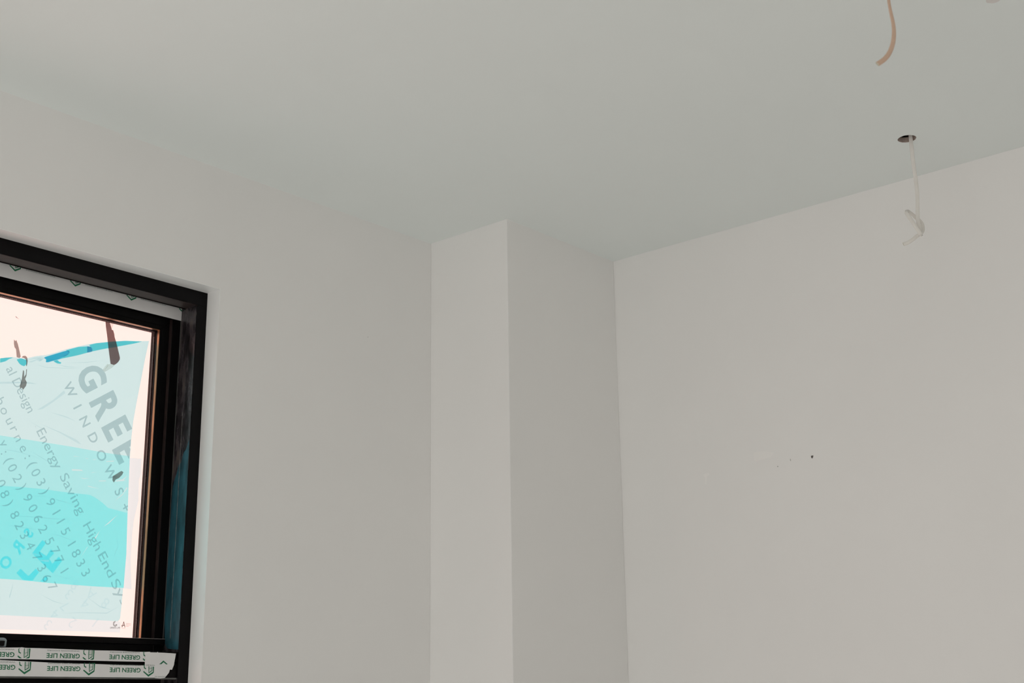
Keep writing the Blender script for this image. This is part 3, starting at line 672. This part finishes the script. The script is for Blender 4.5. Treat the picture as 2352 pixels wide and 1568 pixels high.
# bottom rail standing proud of the sash, with its upstand
mb = MB()
mb.prism_xz([(JXL + 0.001, 1.6480), (JX - 0.001, 1.6480), (JX - 0.001, 1.6605), (JXL + 0.001, 1.6605)], 0.0985, 0.1180)
mb.box(JXL + 0.001, JX - 0.006, 0.1090, 0.1180, 1.6300, 1.6480)
mb.build('bottom_rail', M['bronze_dull'], upper, 0.0006)
MB().box(JXL + 0.002, JX - 0.0015, 0.0985, 0.0989, 1.6605, 1.6609).build('rail_lit_edge', M['dots'], upper)  # lit top edge of the rail, painted in as a pale strip

# cam latch on the bottom rail, mostly out of the picture
lt = MB()
lt.prism_xz([(-1.655, 1.632), (-1.5895, 1.632), (-1.5885, 1.6455), (-1.5905, 1.6485), (-1.5945, 1.6500), (-1.655, 1.6500)], 0.062, 0.090)
latch = lt.build('latch', M['steel'], upper, 0.0022)
mb = MB()
mb.prism_xz([(-1.700, 1.634), (-1.597, 1.634), (-1.596, 1.6445), (-1.700, 1.6445)], 0.054, 0.0625)
mb.build('latch_lever', M['bronze'], latch, 0.002)

# small print on the glass
mb = MB()
text_on(mb, 'GREEN LIFE', -1.3156, 1.6811, 0.1349, 1.0, 0.0036, 0.0250)
hexr = 0.0062
for k in range(5):
    a, c = math.radians(90 + 60 * k), math.radians(90 + 60 * (k + 1))
    if k == 4:
        continue
    for r0, r1 in ((hexr, hexr * 0.80), (hexr * .62, hexr * .48)):
        mb.face([(-1.3033 + r * math.cos(t) * .95, 0.1349, 1.6915 + r * math.sin(t)) for r, t in ((r0, a), (r0, c), (r1, c), (r1, a))])
mb.face([(-1.3020, 0.1349, 1.6905), (-1.2990, 0.1349, 1.6905), (-1.2990, 0.1349, 1.6895), (-1.3020, 0.1349, 1.6895)])
text_on(mb, 'A', -1.2868, 1.6845, 0.1349, 0, 0.0125, 0.0088)
mb.face([(-1.2880, 0.1349, 1.6893), (-1.2870, 0.1349, 1.6897), (-1.2848, 0.1349, 1.6862), (-1.2856, 0.1349, 1.6852)])
for k, (za, ln) in enumerate(((1.6926, .0120), (1.6897, .0120), (1.6868, .0075))):
    x = -1.2769
    while x < -1.2769 + ln:
        mb.face([(x, 0.1349, za), (x + .0011, 0.1349, za), (x + .0011, 0.1349, za + .0007), (x, 0.1349, za + .0007)])
        x += .0016
for q in range(7):
    x = -1.2866 + q * .0013
    mb.face([(x, 0.1349, 1.6826), (x + .0008, 0.1349, 1.6826), (x + .0008, 0.1349, 1.6831), (x, 0.1349, 1.6831)])
mb.build('glass_stamp', M['etch'], upper)

# ------------------------------------------------------------------ protective film on the outside of the glass
YF = 0.1575
film = empty('protective_film')
tag(film, 'torn pale blue protective film with grey lettering on the window glass', 'film')
MB().sheet_xz(FILM_MAIN, YF).build('film_sheet', M['film1'], film)


def inside(p, poly):
    c = False
    for k in range(len(poly)):
        (xa, za), (xb, zb) = poly[k], poly[k - 1]
        if (za > p[1]) != (zb > p[1]) and p[0] < (xb - xa) * (p[1] - za) / (zb - za) + xa:
            c = not c
    return c


def sheet_with_slits(poly, slits, y, name, mat):
    """film layer with highlights put in as slits cut through it"""
    bm = bmesh.new()
    edges = []
    for loop in [poly] + [s for s in slits if all(inside(p, poly) for p in s)]:
        vs = [bm.verts.new((x, y, z)) for x, z in loop]
        edges += [bm.edges.new((vs[k], vs[(k + 1) % len(vs)])) for k in range(len(vs))]
    bmesh.ops.triangle_fill(bm, use_beauty=True, edges=edges, normal=(0, -1, 0))
    me = bpy.data.meshes.new(name)
    bm.to_mesh(me)
    bm.free()
    return link(name, me, mat, film)


sheet_with_slits(FILM_BAND, GLINTS, YF + 0.0004, 'folded_layer', M['film2'])  # glint shapes cut open so painted highlights show as paler film
sheet_with_slits(FILM_FOLD, GLINTS, YF + 0.0008, 'folded_layer', M['film3'])
MB().sheet_xz(FILM_CLEAR_SIDE, YF).build('clear_backing', M['film_clear'], film)
MB().sheet_xz(FILM_CLEAR_FOOT, YF).build('clear_backing', M['film_clear'], film)
for k, (poly, m) in enumerate(((ROLL_1, 'roll_dark'), (ROLL_2, 'roll_mid'), (ROLL_3, 'roll_mid'), (ROLL_4, 'roll_dark'), (ROLL_5, 'roll_mid'), (ROLL_6, 'roll_mid'), (ROLL_7, 'roll_mid'), (ROLL_8, 'crease'), (ROLL_9, 'crease'), (ROLL_10, 'crease'))):
    MB().sheet_xz(poly, YF - 0.0006 - 0.00015 * k).build('rolled_edge', M[m], film)
for c in CREASES:
    MB().sheet_xz(c, YF - 0.0011).build('crease', M['crease'], film)
for c in GLINTS:  # clear sheets laid over the cut-out highlights
    MB().sheet_xz(c, YF - 0.0013).build('glint_sheet', M['glint'], film)

YP = YF - 0.0003
RIGHT_EDGE = sorted((p for p in FILM_MAIN if p[0] > -1.33 and 1.66 < p[1] < 2.345), key=lambda p: -p[1])


def letter(name, mat, y, t, x, z, a, h, w=0.0, **kw):
    mb = MB()
    text_on(mb, t, x, z, y, a, h, w, **kw)
    o = mb.build(name, M[mat], film)
    xm = max(v.co.x for v in o.data.vertices)
    zs = [v.co.z for v in o.data.vertices]
    # letters end where the torn edge of the film ends
    for p, q in zip(RIGHT_EDGE, RIGHT_EDGE[1:]):
        if p[1] >= min(zs) - 0.01 and q[1] <= max(zs) + 0.01 and xm > min(p[0], q[0]) - 0.004 and y < YF:
            clip_right(o, p, q)
    if not o.data.polygons:
        bpy.data.objects.remove(o)
    return o


for (t, x, z, a, h, w) in PRINT_BIG:
    letter('printed_letter', 'ink', YP, t, x, z, a, h, w, bold=0.035)
for (t, x, z, a, h, w) in PRINT_LINE:
    letter('printed_word', 'ink', YP, t, x, z, a, h, w)
for (t, x, z, a, h) in PRINT_WINDOWS:
    letter('printed_letter', 'ink', YP, t, x, z, a, h, bold=0.012, center=True)
for data in (PRINT_PHONE_A, PRINT_PHONE_B, PRINT_PHONE_C):
    for (t, x, z, a, h) in data:
        letter('printed_character', 'ink', YP, t, x, z, a, h, center=True)
for (t, x, z, a, h) in PRINT_FAINT:
    letter('faint_character', 'ink_faint', YF + 0.0010, t, x, z, a, h, center=True)
for p in PRINT_FLIPPED:
    MB().sheet_xz(p, YF + 0.0012).build('flipped_letter', M['ink_cyan'], film)
for (t, x, z, a, h) in PRINT_FLIPPED_SMALL:
    letter('flipped_letter', 'ink_cyan', YF + 0.0012, t, x, z, a, h, bold=0.03, center=True, flip=True)

# scraps of tape caught on the outside of the pane
sc1 = tag(empty('tape_scrap'), 'long doubled strip of tape hanging outside behind the film near the frame corner', 'tape')
MB().prism_xz(SCRAP_1, YF + 0.0120, YF + 0.0123).build('strip', M['scrap_dark'], sc1)
MB().prism_xz(SCRAP_2, YF + 0.0126, YF + 0.0128).build('torn_end', M['scrap_white'], sc1)
MB().prism_xz(SCRAP_3, YF + 0.0126, YF + 0.0128).build('folded_end', M['scrap_white'], sc1)
MB().prism_xz(SCRAP_4, YF + 0.0130, YF + 0.0131).build('folded_end', M['scrap_white'], sc1)
sc2 = tag(empty('tape_scrap'), 'twisted grey tape strand poking above the torn film edge at far left', 'tape')
MB().prism_xz(SCRAP_5, YF - 0.0018, YF - 0.0015).build('strand', M['scrap'], sc2)
MB().prism_xz(SCRAP_6, YF - 0.0022, YF - 0.0019).build('loop', M['scrap'], sc2)
tag(MB().prism_xz(SCRAP_7, YF - 0.0022, YF - 0.0019).build('tape_scrap', M['scrap']), 'curled grey tape shred below the loop, over the slogan lettering', 'tape')
tag(MB().prism_xz(SCRAP_8, YF - 0.0022, YF - 0.0019).build('tape_scrap', M['scrap']), 'small brown tape shred over the last letters of WINDOWS', 'tape')
tag(MB().prism_xz(SCRAP_9, YF - 0.0018, YF - 0.0015).build('tape_scrap', M['scrap']), 'tiny sliver of tape stuck high on the bare glass', 'tape')

# ------------------------------------------------------------------ printed tape left on the frame
YT = 0.0508


def cut(o, co, no):
    bm = bmesh.new()
    bm.from_mesh(o.data)
    bmesh.ops.triangulate(bm, faces=bm.faces)
    bmesh.ops.bisect_plane(bm, geom=bm.verts[:] + bm.edges[:] + bm.faces[:], plane_co=co, plane_no=no, clear_outer=True)
    bm.to_mesh(o.data)
    bm.free()


def tape_print(parent, tips, y, limits, text=True, small=(-0.0210, 0.0236, 0.0722)):
    """the tape is stuck on upside down: logo to the right, lettering running right to left"""
    for (tx, tz) in tips:
        made = []
        mb = MB()
        for shp in LOGO:
            mb.sheet_xz([(tx + a, tz + c) for a, c in shp], y)
        made.append(mb.build('green_logo', M['tape_ink'], parent))
        if text:
            mb = MB()
            text_on(mb, 'GREEN LIFE', tx - 0.0200, tz + 0.0170, y, 180, 0.0086, 0.0742, bold=0.022)
            made.append(mb.build('green_lettering', M['tape_ink'], parent))
        mb = MB()
        text_on(mb, 'WINDOWS·DOORS', tx + small[0], tz + small[1], y, 180, 0.0021, small[2], bold=0.008)
        made.append(mb.build('small_print', M['tape_ink_small'], parent))
        made[-1]['kind'] = 'stuff'
        for o in made:
            for co, no in limits:
                cut(o, co, no)
            if not o.data.polygons:
                bpy.data.objects.remove(o)


PITCH = 0.1422
tp = tag(empty('tape_strip'), 'white tape with upside-down green print, upper of two strips on the transom', 'tape')
MB().prism_xz(TAPE_UPPER, YT, YT + 0.0003).build('tape_band', M['tape'], tp)
tape_print(tp, [(-1.6990, 1.6050), (-1.5568, 1.6050), (-1.4142, 1.6050), (-1.2719, 1.6050)], YT - 0.0001,
           [((0, 0, 1.6303), (0, 0, 1)), ((0, 0, 1.6110), (0, 0, -1)), ((-1.2762, 0, 0), (1, 0, 0)), ((-1.66, 0, 0), (-1, 0, 0))])
tp = tag(empty('tape_strip'), 'white tape with upside-down green print, lower of two strips on the transom', 'tape')
MB().prism_xz(TAPE_LOWER, YT, YT + 0.0003).build('tape_band', M['tape'], tp)
tape_print(tp, [(-1.6950, 1.5810), (-1.5527, 1.5810), (-1.4108, 1.5800), (-1.2689, 1.5790)], YT - 0.0001,
           [((0, 0, 1.6048), (0, 0, 1)), ((-1.66, 0, 0), (-1, 0, 0))])
tp = tag(empty('tape_patch'), 'torn white tape patch with one green chevron beside the window jamb', 'tape')
MB().prism_xz(TAPE_PATCH, YT - 0.0006, YT - 0.0002).build('tape_band', M['tape'], tp)
mb = MB()
for p in PATCH_CHEVRON:
    mb.sheet_xz(p, YT - 0.0008)
mb.build('green_print', M['tape_ink'], tp)
mb = MB()
text_on(mb, 'WIND', -1.2549, 1.6035, YT - 0.0008, 180, 0.0022, 0.022)
o = mb.build('small_print', M['tape_ink_small'], tp); o['kind'] = 'stuff'
mb = MB()
text_on(mb, 'DOWS·D', -1.2262, 1.5800, YT - 0.0008, 180, 0.0022, 0.027)
mb.build('small_print', M['tape_ink_small'], tp)['kind'] = 'stuff'

tp = tag(empty('tape_strip'), 'white tape with green logos running along under the window head', 'tape')
YH = STOP - 0.0007
MB().prism_xz([(JXL + 0.001, 2.3916), (JX, 2.3916), (JX, HZ + 0.0038), (JXL + 0.001, HZ + 0.0038)], YH, YH + 0.0004).build('tape_band', M['tape'], tp)
tape_print(tp, [(-1.1934 - PITCH * k, 2.4104) for k in range(5)], YH - 0.0001, [((JX, 0, 0), (1, 0, 0)), ((0, 0, HZ + 0.0037), (0, 0, 1))],
           text=False, small=(-0.0485, 0.0104, 0.0695))

# ------------------------------------------------------------------ cables
wc = empty('power_cable')
tag(wc, 'white flat cable hanging knotted from the round ceiling hole', 'cable')
mb = MB()
sweep(mb, CABLE_WHITE, lambda t: (0.9235, 0.3835, 0.0), 0.0043, 0.0020, cap_mi=1)
mb.build('sheath', [M['cable_white'], M['core']], wc, smooth=True)

oc = empty('power_cable')
tag(oc, 'peach coloured cable end curling down from the ceiling at top right', 'cable')
mb = MB()
sweep(mb, CABLE_ORANGE, lambda t: (0.9235, 0.3835, 0.0), 0.0040, 0.0022, taper=lambda t: 0.60 + 0.40 * max(0.0, min(1.0, (t - 5) / 8)), cap_mi=1)
mb.build('sheath', [M['cable_orange'], M['core']], oc, smooth=True)

# ------------------------------------------------------------------ small wear on walls and ceiling
for nm, poly, m, d in (('wall_hole', MARK_HOLE, 'mark_dark', .0006), ('scratch', MARK_SCRATCH, 'mark_mid', .0004), ('scuff_speck', MARK_SPECK, 'mark_mid', .0004), ('filler_patch', MARK_FILLER, 'filler', .0005), ('filler_smear', MARK_SMEAR, 'filler', .0005)):
    mb = MB()
    n = len(poly)
    mb.face([(-d, y, z) for y, z in poly])
    for k in range(n):
        (ya, za), (yb, zb) = poly[k], poly[(k + 1) % n]
        mb.face([(-d, ya, za), (0, ya, za), (0, yb, zb), (-d, yb, zb)])
    mb.build(nm, M[m], wall_right)
for x, z, r, m in ((-0.8612, 2.0819, 0.0016, 'filler'), (-0.7023, 2.4328, 0.0009, 'mark_mid')):
    mb = MB()
    mb.prism_xz([(x + r * math.cos(a), z + r * math.sin(a)) for a in (k * math.pi / 4 for k in range(8))], -0.0008, 0.0)
    mb.build('paint_nib', M[m], wall_left, 0.0003)

# faint brown smudge on the ceiling near the cables
ceil_obj = bpy.data.objects['ceiling']
mb = MB()
pts = []
for k in range(20):
    a = 2 * math.pi * k / 20
    rr = 0.0135 * (1 + 0.12 * mnoise.noise((2 * math.cos(a), 2 * math.sin(a), 3)))
    pts.append((-0.704 + rr * math.cos(a), -1.678 + rr * math.sin(a)))
mb.face([(x, y, ZC - 0.0004) for x, y in pts])
for k in range(20):
    (xa, ya), (xb, yb) = pts[k], pts[(k + 1) % 20]
    mb.face([(xa, ya, ZC - 0.0004), (xb, yb, ZC - 0.0004), (xb, yb, ZC), (xa, ya, ZC)])
mb.build('smudge', M['smudge'], ceil_obj)
